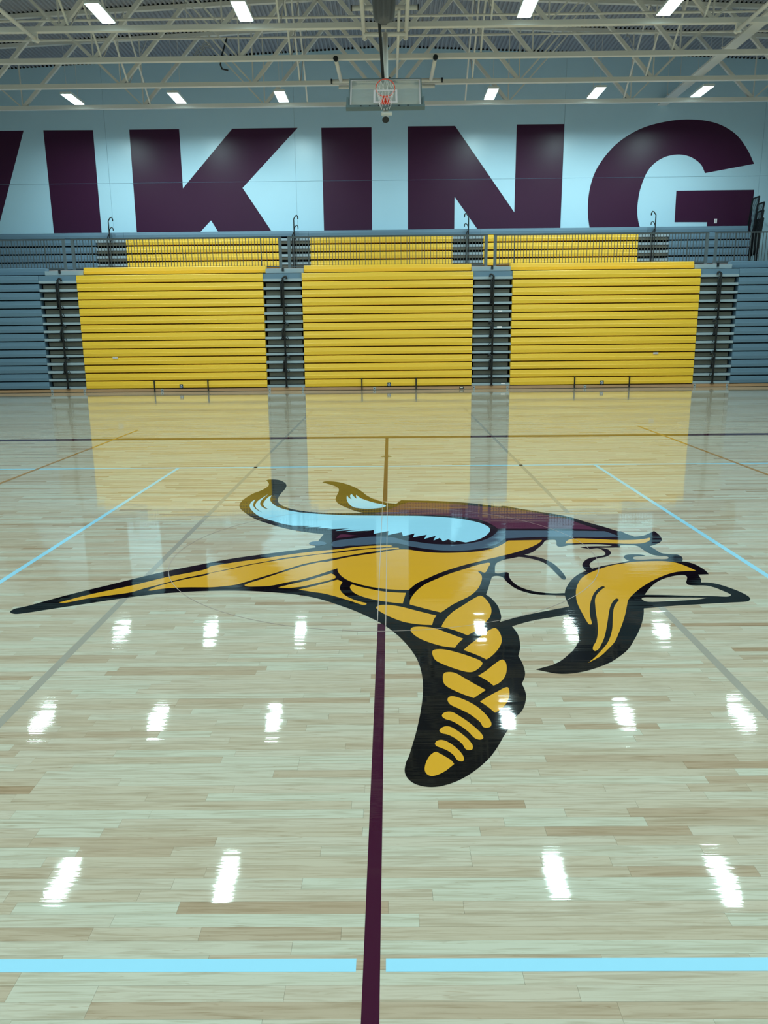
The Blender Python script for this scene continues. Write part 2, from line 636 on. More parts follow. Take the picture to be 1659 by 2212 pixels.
# loose black cable under the roof on the left
MB().tube([on_plane_y(490, 82, 25.779), on_plane_y(481, 113, 25.779), on_plane_y(478, 122, 25.779), on_plane_y(476, 140, 25.779),
           on_plane_y(480, 149, 25.779), on_plane_y(493, 152, 25.779)], 0.025, 6).obj('hanging_cable', 'black_steel')
tag(bpy.data.objects['hanging_cable'], 'short black cable dangling among the roof trusses on the left', 'cable')
m_ = MB()
for j in range(3):
    pts = []
    for i in range(9):
        a = i / 8
        px_ = 418 + 36 * a + 2 * j
        py_ = 118 - 26 * math.sin(a * math.pi * 0.6) + 5 * j + 2 * math.sin(i * 2 + j)
        pts.append(on_plane_y(px_, py_, 25.775 + 0.03 * j))
    pts.insert(0, on_plane_y(418, 132, 25.765))
    m_.tube(pts, 0.014, 6)
tag(m_.obj('cable_bundle', 'bracket'), 'grey loose wire bundle among the roof trusses left of the black cable', 'cable')

# ================================================================== LOWER STAND
YS = 26.1
ROW0, RP, NR = 0.112, 0.2625, 14


def seat_profile(y, z, h, d=0.30):
    return [(y + 0.030, z + 0.016), (y + 0.012, z + 0.022), (y + 0.004, z + h * 0.46), (y + 0.010, z + h * 0.50),
            (y + 0.022, z + h - 0.030), (y + 0.034, z + h - 0.020), (y + 0.05, z + h - 0.014), (y + d, z + h - 0.014), (y + d, z + 0.012)]


def lower_section(x0, x1, color, label, cuts=(), setx=None):
    t = thing('bleacher_section', label, 'bleachers', ((x0 + x1) / 2, YS, 0), 'folded lower bleacher sections')
    cx = (x0 + x1) / 2

    def P(name, mbx, mt):
        mbx.v = [(v[0] - cx, v[1] - YS, v[2]) for v in mbx.v]
        return mbx.obj(name, mt, t)
    for k in range(NR):
        z = ROW0 + RP * k
        if k == 0 and cuts:
            es = [x0] + list(cuts) + [x1]
            for a, e in zip(es[:-1], es[1:]):
                P('bench', MB().prism_x(seat_profile(YS, z, RP), a + (0.02 if a != x0 else 0), e - (0.02 if e != x1 else 0)), color)
        else:
            P('bench', MB().prism_x(seat_profile(YS, z, RP), x0, x1), color)
    s0, s1 = setx
    P('back_bench', MB().prism_x(seat_profile(YS + 0.33, 3.80, 0.25), s0, s1), color)
    P('dark_backing', MB().box(x0 + 0.03, x1 - 0.03, YS + 0.305, YS + 1.05, 0.03, 3.78), 'under')  # added dark box behind the bench gaps, stands in for their shade
    P('kickboard', MB().box(x0, x1, YS + 0.02, YS + 0.05, 0.012, ROW0 - 0.012), 'oak')
    for c in cuts:
        P('divider_post', MB().box(c - 0.018, c + 0.018, YS - 0.02, YS + 0.02, 0.0, ROW0 + RP + 0.02), 'black_steel')
    return t


lower_section(-17.4, -11.37, 'grey_seat', 'grey folded lower bleacher section at the left edge', setx=(-17.4, -11.24))
ls = lower_section(-10.12, -4.05, 'yellow_seat', 'yellow folded lower bleacher section, left of the three', (-7.83, -6.03), (-9.98, -3.99))
lower_section(-2.78, 2.78, 'yellow_seat', 'yellow folded lower bleacher section in the middle', (-0.88, 0.93), (-2.74, 2.75))
lower_section(4.06, 10.13, 'yellow_seat', 'yellow folded lower bleacher section, right of the three', (6.21, 8.03), (4.03, 10.01))
lower_section(11.37, 17.4, 'grey_seat', 'grey folded lower bleacher section at the right edge', setx=(11.22, 17.4))

AISLES = [(-11.37, -10.12, 'leftmost lower aisle'), (-4.05, -2.78, 'lower aisle left of the middle section'),
          (2.78, 4.06, 'lower aisle right of the middle section'), (10.13, 11.37, 'rightmost lower aisle')]


def lower_aisle(x0, x1, nm, s0, s1):
    t = thing('bleacher_aisle', 'grey stepped aisle with dark recessed risers, ' + nm, 'aisle', ((x0 + x1) / 2, YS, 0), 'stepped aisles in the lower bleachers')
    hw = (x1 - x0) / 2 - 0.004
    for k in range(NR):
        z = ROW0 + RP * k
        if k < NR - 1:
            MB().box(-hw, hw, 0.02, 0.42, z + 0.004, z + 0.082).obj('tread', 'grey_step', t)
            MB().box(-hw + 0.06, hw - 0.06, 0.20, 0.23, z + 0.10, z + 0.225).obj('riser', 'riser', t)
        else:
            MB().box(-hw, hw, 0.02, 0.42, z + 0.004, z + 0.082).obj('tread', 'grey_step', t)
            MB().box(-hw, hw, 0.06, 0.09, z + 0.083, z + 0.25).obj('riser', 'grey_seat', t)
    cx = (x0 + x1) / 2
    MB().box(s0 - cx + 0.004, s1 - cx - 0.004, 0.27, 1.1, 3.80, 3.93).obj('top_step', 'grey_step', t)
    MB().box(-hw, hw, 0.425, 1.05, 0.03, 3.78).obj('dark_backing', 'under', t)  # same dark backing, painted shade behind the aisle steps
    MB().box(-hw, hw, 0.02, 0.05, 0.012, ROW0 - 0.004).obj('kickboard', 'oak', t)
    for s in (-1, 1):
        q = MB().box(s * (hw - 0.075) - 0.035, s * (hw - 0.075) + 0.035, 0.005, 0.0195, 0.01, ROW0 - 0.012).obj('wheel_bracket', 'bracket', t)
        MB().box(s * (hw - 0.075) - 0.012, s * (hw - 0.075) + 0.012, -0.002, 0.0045, 0.045, 0.075).obj('bolt', 'black_steel', q)
    return t


for a, g_ in zip(AISLES, ((-11.24, -9.98), (-3.99, -2.74), (2.75, 4.03), (10.01, 11.22))):
    lower_aisle(*a, *g_)


# mid-aisle handrails ------------------------------------------------
def handrail(x, y, z, h, label, flip):
    """stands on brackets fixed to the tread fronts; the post, a second post two rows up and a hooked top"""
    t = thing('handrail', label, 'handrail', (x, y, z), 'black aisle handrails')
    r = 0.032
    s = flip
    MB().box(-0.055, 0.055, -0.03, 0.048, -0.075, -0.055).obj('foot_plate', 'black_steel', t)
    MB().tube([(0, 0, -0.055), (0, 0, h - 0.10), (0.0, -0.01, h - 0.04), (-0.07 * s, -0.01, h + 0.02), (-0.115 * s, -0.01, h + 0.02), (-0.13 * s, -0.01, h - 0.06)], r, 8).obj('post', 'black_steel', t, True)
    zz = 2 * RP
    MB().box(-0.115, -0.035, -0.03, 0.048, zz - 0.075, zz - 0.055).obj('foot_plate', 'black_steel', t)
    MB().tube([(-0.07, 0.015, zz - 0.055), (-0.07, 0.015, h - 0.20), (-0.03, 0.01, h - 0.12), (0, 0.0, h - 0.09)], r * 0.9, 8).obj('rear_post', 'black_steel', t, True)
    for j in range(2):
        zj = (0.55 + j) * RP
        MB().tube([(0, 0.0, zj), (-0.10 * s, 0.0, zj + 0.11), (-0.115 * s, 0.01, zj + 0.02)], 0.014, 6).obj('brace', 'black_steel', t)
    return t


AN = ['leftmost lower aisle', 'lower aisle left of middle', 'lower aisle right of middle', 'rightmost lower aisle']
for (x0, x1, _), nm, fl in zip(AISLES, AN, (-1, -1, 1, 1)):
    xc = (x0 + x1) / 2
    for j, (row, wd) in enumerate(((0, 'lowest'), (4, 'middle'), (8, 'topmost'))):
        z = ROW0 + RP * row + 0.083
        handrail(xc + 0.02, YS - 0.03, z, 1.36 if row == 8 else 0.92, 'black handrail in the %s, %s of three' % (nm, wd), fl)
    o = box('socket_block', 'black_steel', xc - 0.035, xc + 0.035, YS + 0.24, YS + 0.268, 3.86, 3.95)
    tag(o, 'small black socket on the grey step atop the %s' % nm, 'socket', 'rail sockets')

# stickers and plates -------------------------------------------------
for c, nm in ((-6.93, 'left'), (0.03, 'middle'), (7.12, 'right')):
    zc = ROW0 + 0.075
    t = thing('wheelchair_sign', 'small dark blue wheelchair sticker on the %s yellow section' % nm, 'sign', (c, YS - 0.004, zc), 'wheelchair stickers')
    MB().box(-0.06, 0.06, 0.002, 0.0055, -0.06, 0.06).obj('plate', 'sticker', t)
    m_ = MB()
    m_.tube([(0.036 * math.cos(a) - 0.004, 0.0, 0.036 * math.sin(a) - 0.016) for a in [math.pi * (0.75 + 1.25 * i / 12) for i in range(13)]], 0.005, 5)
    m_.tube([(-0.008, 0, 0.045), (-0.006, 0, 0.0), (0.022, 0, 0.0), (0.036, 0, -0.035)], 0.006, 5)
    m_.tube([(-0.007, 0, 0.022), (0.018, 0, 0.022)], 0.005, 5)
    m_.obj('symbol', 'sticker_white', t)
for px_, py_, nm in ((249, 773, 'left'), (1416.5, 763, 'right')):
    p = on_plane_y(px_, py_, YS)
    t = thing('number_plate', 'tiny grey metal plate on the %s yellow section' % nm, 'plate', (p.x, YS - 0.006, p.z), 'metal plates on benches')
    MB().box(-0.085, 0.085, 0.0, 0.012, -0.03, 0.03).obj('plate', 'plate', t)
    for s in (-0.06, -0.02, 0.02, 0.05):
        MB().box(s, s + 0.012, -0.003, -0.0005, -0.015, 0.015).obj('stud', 'bracket', t)
for px_, py_, wd, ht, nm in ((1080, 672, 0.15, 0.025, 'upper'), (1079, 706.5, 0.16, 0.06, 'middle'), (1087, 828.5, 0.14, 0.04, 'lowest')):
    p = on_plane_y(px_, py_, YS)
    tag(box('paper_tag', 'sticker_white', p.x - wd / 2, p.x + wd / 2, YS + 0.012, YS + 0.0195, p.z - ht / 2, p.z + ht / 2),
        'white paper tag on a step right of the middle handrail, %s' % nm, 'tag', 'paper tags on aisle steps')
p = on_plane_y(997, 838, YS)
t = thing('floor_socket', 'small black socket plate in the oak kickboard of the middle section', 'socket', (p.x, YS + 0.008, 0.055))
MB().box(-0.07, 0.07, 0, 0.0115, -0.035, 0.035).obj('plate', 'black_steel', t)
MB().box(-0.045, 0.045, -0.003, -0.0005, -0.015, 0.015).obj('insert', 'plate', t)
for px_, py_, nm in ((350, 842, 'left'), (809, 840, 'middle'), (1264, 832, 'right')):
    p = on_plane_y(px_, py_, YS)
    t = thing('kick_plate', 'grey bracket plate on the oak kickboard under the %s yellow section' % nm, 'bracket', (p.x, YS + 0.006, 0.055), 'kickboard brackets')
    MB().box(-0.045, 0.045, 0, 0.0135, -0.045, 0.045).obj('plate', 'bracket', t)
    MB().box(-0.012, 0.012, -0.004, -0.0005, -0.012, 0.012).obj('bolt', 'black_steel', t)

# ================================================================== BALCONY RAILING
YR, ZR0, ZR1 = 27.3, 4.02, 5.035
RX = [-17.3, -10.75, -3.45, 3.47, 10.85, 17.3]
rl = ['leftmost', 'left', 'middle', 'right', 'rightmost']
for i in range(5):
    x0, x1 = RX[i] + 0.10, RX[i + 1] - 0.10
    t = thing('railing', 'dark grey picket railing along the balcony, %s panel' % rl[i], 'railing', ((x0 + x1) / 2, YR, ZR0), 'balcony railing panels')
    hw = (x1 - x0) / 2
    MB().box(-hw, hw, -0.025, 0.025, ZR1 - ZR0 - 0.04, ZR1 - ZR0).obj('top_rail', 'grey_rail', t)
    MB().box(-hw, hw, -0.02, 0.02, 0.04, 0.075).obj('bottom_rail', 'grey_rail', t)
    n = int(2 * hw / 0.1)
    pk = MB().box(-0.0085, 0.0085, -0.0085, 0.0085, 0.075, ZR1 - ZR0 - 0.04).mesh('picket', 'grey_rail')
    for j in range(1, n):
        o = link('picket', pk, t)
        o.location.x = -hw + 2 * hw * j / n
    for s in (-1, 1):
        MB().box(s * (hw - 0.05) - 0.05, s * (hw - 0.05) + 0.05, -0.03, -0.0085, 0.0, ZR1 - ZR0 - 0.0401).obj('end_post', 'grey_post', t)
    for xm in (x0 + 0.7, x1 - 0.7):
        xx = xm - (x0 + x1) / 2
        MB().box(xx - 0.02, xx + 0.02, -0.02, 0.0, 0.0, ZR1 - ZR0 - 0.0401).obj('post', 'grey_rail', t)

# ================================================================== UPPER STAND
YU, UZ, UP, NU = 31.4, 4.075, 0.2925, 5


def upper_section(x0, x1, color, label):
    cx = (x0 + x1) / 2
    t = thing('bleacher_section', label, 'bleachers', (cx, YU, 4.02), 'folded upper bleacher sections')
    for k in range(NU):
        z = UZ + UP * k - 4.02
        MB().prism_x(seat_profile(0, z, UP - 0.02), x0 - cx, x1 - cx).obj('bench', color, t)
    MB().box(x0 - cx + 0.02, x1 - cx - 0.02, 0.305, 1.45, 0.0, 1.45).obj('dark_backing', 'under', t)  # dark box added behind the upper benches as shade in their gaps


US = [(-17.4, -11.3, 'grey_seat', 'grey folded upper bleacher section behind the railing at left'),
      (-10.12, -4.19, 'yellow_seat', 'yellow folded upper bleacher section behind the railing, left of three'),
      (-2.98, 2.51, 'yellow_seat', 'yellow folded upper bleacher section behind the railing, middle'),
      (3.71, 9.65, 'yellow_seat', 'yellow folded upper bleacher section behind the railing, right of three'),
      (10.84, 13.93, 'grey_seat', 'grey folded upper bleacher section behind the railing at right')]
for a in US:
    upper_section(*a)
t = thing('bleacher_top_row', 'long grey top bench running across the upper bleachers', 'bench', (0, YU + 0.05, 5.53))
for a, e in ((-17.4, -10.2), (-10.2, -3.05), (-3.05, 3.6), (3.6, 10.0), (10.0, 13.85)):
    MB().prism_x([(0.0, 0.0), (-0.005, 0.10), (0.012, 0.19), (0.05, 0.205), (1.4, 0.205), (1.4, 0.0)], a + 0.003, e - 0.003).obj('bench', 'grey_seat', t)
UA = [(-11.3, -10.12, 'leftmost'), (-4.19, -2.98, 'left of middle'), (2.51, 3.71, 'right of middle'), (9.65, 10.84, 'rightmost')]
for (x0, x1, nm), fl in zip(UA, (-1, -1, 1, 1)):
    xc = (x0 + x1) / 2
    t = thing('bleacher_aisle', 'grey stepped aisle of the upper bleachers, %s' % nm, 'aisle', (xc, YU, 4.02), 'stepped aisles in the upper bleachers')
    hw = (x1 - x0) / 2 - 0.004
    for k in range(NU):
        z = UZ + UP * k - 4.02
        MB().box(-hw, hw, 0.02, 0.40, z + 0.12, z + 0.21).obj('tread', 'grey_step', t)
        MB().box(-hw, hw, 0.10, 0.13, z + 0.01, z + 0.119).obj('riser', 'riser', t)
    MB().box(-hw, hw, 0.405, 1.40, 0.0, 1.45).obj('dark_backing', 'under', t)  # dark backing for shade behind the upper steps
    t = thing('handrail', 'black handrail with hooked top rising above the upper bleachers, %s' % nm, 'handrail', (xc, YU - 0.08, 4.02), 'black upper aisle handrails')
    MB().box(-0.05, 0.05, -0.05, 0.05, 0.0, 0.02).obj('foot_plate', 'black_steel', t)
    s = -fl
    MB().tube([(0, 0, 0.02), (0, 0, 2.02), (0.0, 0.0, 2.12), (0.07 * s, 0.03, 2.24), (0.12 * s, 0.05, 2.26), (0.15 * s, 0.06, 2.20), (0.155 * s, 0.06, 2.12)], 0.022, 8).obj('post', 'black_steel', t, True)
    for zz in (1.42, 1.85):
        MB().tube([(0, 0, zz - 0.12), (0.05 * s, 0.01, zz), (0.11 * s, 0.02, zz + 0.05), (0.15 * s, 0.03, zz), (0.155 * s, 0.03, zz - 0.08)], 0.018, 8).obj('hook', 'black_steel', t, True)
    MB().tube([(-0.08, 0.0, 0.35), (-0.08, 0, 1.50), (-0.03, 0, 1.62), (0, 0, 1.64)], 0.022, 8).obj('rear_post', 'black_steel', t, True)

# folded end rails at the right of the upper stand
for j, (px_, py_) in enumerate(((1641, 424), (1651.5, 436.5), (1650, 454), (1649.6, 471))):
    Y1 = (31.75, 31.55, 31.70, 31.85)[j]
    p = on_plane_y(px_, py_, Y1)
    t = thing('end_rail', 'black slanted picket end rail right of the upper bleachers, %s from the top' % ORD[j], 'railing', (p.x, Y1, p.z), 'folded end rails')
    hgt = p.z - 4.75 - (0.0 if j else 0.4)
    sh = 0.42 * hgt / 2.0

    def Q(u, v):
        return (0, u * 0.58 + sh * v, -hgt * v)
    MB().bar(Q(0, 0), Q(1, 0), 0.03, 0.05).obj('top_rail', 'black_steel', t)
    MB().bar(Q(0, 1), Q(1, 1), 0.03, 0.05).obj('bottom_rail', 'black_steel', t)
    for u in (0, 1):
        MB().bar(Q(u, 0), Q(u, 1), 0.035, 0.05, (0, 1, 0)).obj('side_post', 'black_steel', t)
    for u_ in (0, 1):
        yb_ = Q(u_, 1)[1]
        MB().box(-0.017, 0.017, yb_ - 0.02, yb_ + 0.02, 4.02 - p.z, -hgt - 0.026).obj('leg', 'black_steel', t)
    for i in range(1, 7):
        MB().bar(Q(i / 7, 0), Q(i / 7, 1), 0.016, 0.016, (0, 1, 0)).obj('picket', 'black_steel', t)
p = on_plane_y(1545.5, 477.5, YF)
t = thing('wall_socket', 'small white socket plate on the maroon letter G', 'socket', (p.x, YF - 0.012, p.z))
MB().box(-0.055, 0.055, -0.004, 0.006, -0.085, 0.085).obj('plate', 'sticker_white', t)
MB().box(-0.025, 0.025, -0.009, -0.0045, -0.05, 0.05).obj('insert', 'plate', t)


# ================================================================== FLAT PAINT HELPERS
def smooth_loop(pts, sub=5):
    """pts: [(x, y, sharp)] -> closed polyline, Catmull-Rom between sharp corners"""
    n = len(pts)
    out = []
    for i in range(n):
        p0, p1, p2, p3 = pts[(i - 1) % n], pts[i], pts[(i + 1) % n], pts[(i + 2) % n]
        if p1[2]:
            p0 = (2 * p1[0] - p2[0], 2 * p1[1] - p2[1])
        if p2[2]:
            p3 = (2 * p2[0] - p1[0], 2 * p2[1] - p1[1])
        if p1[2] and p2[2]:
            out.append((p1[0], p1[1]))
            continue
        # centripetal Catmull-Rom
        P = [Vector((q[0], q[1])) for q in (p0, p1, p2, p3)]
        t0 = 0.0
        t1 = t0 + max((P[1] - P[0]).length, 1e-4) ** 0.5
        t2 = t1 + max((P[2] - P[1]).length, 1e-4) ** 0.5
        t3 = t2 + max((P[3] - P[2]).length, 1e-4) ** 0.5
        for s in range(sub):
            t = t1 + (t2 - t1) * s / sub
            A1 = P[0] * ((t1 - t) / (t1 - t0)) + P[1] * ((t - t0) / (t1 - t0))
            A2 = P[1] * ((t2 - t) / (t2 - t1)) + P[2] * ((t - t1) / (t2 - t1))
            A3 = P[2] * ((t3 - t) / (t3 - t2)) + P[3] * ((t - t2) / (t3 - t2))
            B1 = A1 * ((t2 - t) / (t2 - t0)) + A2 * ((t - t0) / (t2 - t0))
            B2 = A2 * ((t3 - t) / (t3 - t1)) + A3 * ((t - t1) / (t3 - t1))
            C = B1 * ((t2 - t) / (t2 - t1)) + B2 * ((t - t1) / (t2 - t1))
            out.append((C.x, C.y))
    return out


def flat_mesh(name, loops, material, z):
    """filled flat shape on the floor; first loop outer, the rest holes"""
    v3 = [[Vector((x, y, 0)) for x, y in lp] for lp in loops]
    tris = tessellate_polygon(v3)
    flatv = [p for lp in v3 for p in lp]
    faces = []
    for a, b_, c in tris:
        A, B, C = flatv[a], flatv[b_], flatv[c]
        cr = (B - A).cross(C - A).z
        if abs(cr) < 1e-10:
            continue
        faces.append((a, b_, c) if cr > 0 else (a, c, b_))
    me = bpy.data.meshes.new(name)
    me.from_pydata([(p.x, p.y, z) for p in flatv], [], faces)
    me.materials.append(MT[material])
    return me


# ================================================================== WALL LETTERS
def letter(name, pts, label):
    loop = smooth_loop(pts)
    v3 = [[Vector((x, z, 0)) for x, z in loop]]
    tris = tessellate_polygon(v3)
    bm = bmesh.new()
    vs_ = [bm.verts.new((x, YF - 0.003, z)) for x, z in loop]
    for a, b_, c in tris:
        try:
            bm.faces.new((vs_[a], vs_[b_], vs_[c]))
        except ValueError:
            pass
    for zc in (7.785, 7.795):
        bmesh.ops.bisect_plane(bm, geom=bm.verts[:] + bm.edges[:] + bm.faces[:], plane_co=(0, 0, zc), plane_no=(0, 0, 1))
    bmesh.ops.delete(bm, geom=[f for f in bm.faces if 7.785 < f.calc_center_median().z < 7.795], context='FACES')
    for f in bm.faces:
        f.normal_update()
        if f.normal.y > 0:
            f.normal_flip()
    r = bmesh.ops.extrude_face_region(bm, geom=bm.faces[:])
    bmesh.ops.translate(bm, vec=(0, 0.0025, 0), verts=[g for g in r['geom'] if isinstance(g, bmesh.types.BMVert)])
    bmesh.ops.recalc_face_normals(bm, faces=bm.faces[:])
    me = bpy.data.meshes.new(name)
    bm.to_mesh(me)
    bm.free()
    me.materials.append(MT['wall_maroon'])
    tag(link(name, me), label, 'letter', 'maroon letters painted on the far wall')


S = lambda L: [(x, z, True) for x, z in L]
ZL = 4.06
letter('wall_letter', S([(-16.55, 9.772), (-14.33, 9.774), (-16.61, ZL), (-18.7, ZL), (-20.95, 9.772), (-18.75, 9.772), (-17.64, 6.4)]), 'huge maroon letter V painted on the white wall, cut by the left edge')
letter('wall_letter', S([(-13.55, 9.775), (-11.585, 9.76), (-11.60, ZL), (-13.53, ZL)]), 'huge maroon letter I painted between V and K')
letter('wall_letter', S([(-10.15, 9.76), (-8.178, 9.758), (-8.178, 7.571), (-6.078, 9.75), (-3.50, 9.755), (-5.784, 7.562), (-3.47, ZL), (-5.77, ZL), (-7.12, 6.352), (-8.178, 5.34), (-8.178, ZL), (-10.17, ZL)]), 'huge maroon letter K painted on the white wall')
letter('wall_letter', S([(-2.57, 9.743), (-0.595, 9.738), (-0.63, ZL), (-2.565, ZL)]), 'huge maroon letter I painted between K and N')
letter('wall_letter', S([(0.832, 9.756), (2.688, 9.752), (5.104, 6.53), (5.104, 9.775), (6.97, 9.771), (6.97, ZL), (5.03, ZL), (2.698, 7.143), (2.698, ZL), (0.828, ZL)]), 'huge maroon letter N painted on the white wall')
Gp = [(14.531, 8.237, 1), (14.228, 8.75, 0), (13.718, 9.32, 0), (12.959, 9.72, 0), (11.953, 9.882, 0), (10.964, 9.82, 0), (9.899, 9.54, 0), (9.0, 8.98, 0),
      (8.338, 8.15, 0), (8.098, 7.45, 0), (8.045, 6.738, 0), (8.13, 6.0, 0), (8.4, 5.2, 0), (8.95, 4.45, 0), (9.4, ZL, 1), (14.0, ZL, 1), (14.626, 4.5, 1),
      (14.626, 7.276, 1), (11.537, 7.274, 1), (11.553, 6.088, 1), (12.86, 6.075, 1), (12.86, 5.2, 1), (12.2, 4.95, 0), (11.4, 4.92, 0), (10.7, 5.2, 0), (10.232, 5.80, 0),
      (10.07, 6.25, 0), (10.026, 6.717, 0), (10.123, 7.45, 0), (10.42, 8.12, 0), (10.88, 8.48, 0), (11.454, 8.611, 0), (11.97, 8.53, 0), (12.42, 8.25, 0), (12.624, 7.917, 1)]
letter('wall_letter', Gp, 'huge maroon letter G painted on the white wall near the right edge')

# ================================================================== COURT LINES
YC = 6.437
Z1, Z2, Z3, Z4 = 0.0005, 0.0009, 0.0013, 0.0017


def line(name, x0, x1, y0, y1, mt, label, z=Z1):
    loop = [(x0, y0), (x1, y0), (x1, y1), (x0, y1)]
    tag(link(name, flat_mesh(name, [loop], mt, z)), label, 'court line', 'painted court lines')


def centre_gap(px_, py_):
    return on_floor(px_, py_)[1]


line('court_line', -0.0255, 0.0255, -1.2, on_floor(826, 1347)[1], 'maroon_line', 'maroon centre line running from the camera to the emblem')
line('court_line', -0.0255, 0.0255, on_floor(835, 1083)[1], YC + 7.50, 'maroon_line', 'maroon centre line from the emblem to the far sideline')
line('court_line', -14.2, 14.2, YC + 7.50, YC + 7.76, 'maroon_line', 'long maroon sideline across the far side of the court', Z2)
line('court_line', -8.97, -0.047, YC - 4.5, YC - 4.45, 'white_line', 'white line in front, left of the maroon centre line')
line('court_line', 0.043, 8.97, YC - 4.5, YC - 4.45, 'white_line', 'white line in front, right of the maroon centre line')
line('court_line', -8.97, -0.047, YC + 4.44, YC + 4.51, 'white_line', 'thin white far line, left of the maroon centre line')
line('court_line', 0.043, 8.97, YC + 4.44, YC + 4.51, 'white_line', 'thin white far line, right of the maroon centre line')
line('court_line', -3.0, -2.95, YC - 4.45, YC + 4.45, 'white_line', 'white line slanting away on the left of the emblem')
line('court_line', 2.95, 3.0, YC - 4.45, YC + 4.45, 'white_line', 'white line slanting away on the right of the emblem')
for s, nm in ((-1, 'left'), (1, 'right')):
    xg = -1.87 if s < 0 else 1.925
    # the grey line stops at the emblem
    if s < 0:
        ya, yb = on_floor(262, 1290)[1], on_floor(290, 1258)[1]
    else:
        ya, yb = on_floor(1432, 1312)[1], on_floor(1224, 1107)[1]
    line('court_line', xg - 0.025, xg + 0.025, -1.0, ya, 'grey_line', 'dull grey line on the %s, near side of the emblem' % nm)
    line('court_line', xg - 0.025, xg + 0.025, yb, 19.5, 'grey_line', 'dull grey line on the %s, far side of the emblem' % nm)
    line('court_line', s * 5.01 - 0.025, s * 5.01 + 0.025, -2.6, 15.5, 'gold_line', 'thin ochre line on the far %s of the court' % nm, Z3)
o = link('floor_plate', flat_mesh('floor_plate', [[(0.088 * math.cos(2 * math.pi * i / 32), 11.81 + 0.088 * math.sin(2 * math.pi * i / 32)) for i in range(32)]], 'plate_line', 0.0003))
tag(o, 'small round grey floor plate under the far centre line', 'floor plate')

# ================================================================== CENTRE EMBLEM (traced paint)
CROP = {'A': (500, 1020, 5.53), 'B': (780, 1060, 5.53), 'C': (1050, 1060, 5.53), 'D': (1330, 1120, 5.53), 'E': (0, 1160, 3.6867),
        'F': (430, 1150, 5.53), 'G': (700, 1180, 5.53), 'H': (980, 1180, 5.53), 'I': (1140, 1200, 5.53), 'J': (860, 1330, 5.53), 'K': (860, 1500, 5.53)}


def trace(spec):
    pts = []
    cur = None
    for tk in spec.split():
        if tk in CROP:
            cur = CROP[tk]
            continue
        sharp = tk.endswith('!')
        x, y = tk.rstrip('!').split(',')
        pts.append((cur[0] + float(x) / cur[2], cur[1] + float(y) / cur[2], sharp))
    return [on_floor(x, y) for x, y in smooth_loop(pts, 4)]


OUT = '''E 80,598 110,575 200,555 480,478 690,425 860,385 1060,335 1330,272 1659,208 F 120,365 330,325 560,290 770,262 1000,232 1200,207 1388,182!
1388,158! 1400,133! 1425,103! 1488,22! A 1000,730 850,710 700,685 560,650 440,615 320,575 220,525 150,475 108,435 95,400 105,370 135,335 190,295 260,255
340,225 400,195 440,165 447,140 435,115 410,100! 440,90 500,87 570,95 620,115 650,140 657,165 640,200 600,245 565,295 553,330 560,360 590,390 640,415
720,440 820,460 950,475 1100,485 1250,490 1450,490 1575,486! 1500,470 1400,435 1320,400 1265,365 1243,325 1255,285 1275,245 1283,210 1270,185 1220,160
1150,140 1085,120! 1120,110 1250,115 1380,145 1480,185 1540,220 B 25,22 50,45 110,80 180,110 260,132 320,147 420,157! 480,113! 600,116 800,120 1000,127
1250,143 1450,165 1659,190 C 200,182 400,215 600,247 760,270 1000,315 1200,375 1400,430 1600,487 D 50,150 130,185 225,217! 330,205 400,178 458,150! 500,180
535,215 550,255 530,285 470,312 405,332! 470,370 540,412 620,425 740,432! 790,460 800,490 795,515! 860,522 950,550 1040,600 1090,640 1112,668! 985,672!
1005,700 1020,735 1020,765! 1110,768 1220,785 1350,825 1470,870 1560,915 1600,945 1607,965 1590,985 1520,997 1350,1005 1000,1025 700,1043 335,1075!
I 1385,700 1365,800 1320,920 1265,1020 1205,1115 1120,1190 1000,1270 860,1330 700,1380 560,1405 430,1415 320,1408 200,1385 95,1362! 200,1335 300,1305
400,1255 480,1190 560,1110 600,1040 615,990 600,930 570,850 530,780 485,708! 400,720 250,745 100,770 H 850,912 697,957! 740,1010 770,1060 J 1449,285
1457,350 1455,400 1435,483! 1470,540 1500,610 1517,690 1505,755 1477,812! 1510,880 1530,960 K 1527,60 1500,160 1460,220 1400,275 1330,395 1253,515! 1200,610 1100,750 960,880
840,965 720,1030 600,1075 480,1102 380,1108 280,1095 180,1060 110,1000 80,930 82,870 100,800 125,750 160,640 200,510 240,350 270,200 290,60 J 297,880
292,760 270,640 230,530 170,430 90,330 0,240 G 800,1000 735,955 645,900 520,840 350,765 180,705 0,645 F 1350,775 1150,742 900,718 650,703 400,697 130,700
E 1440,440 1250,455 1000,485 700,530 400,575 170,610 110,612'''
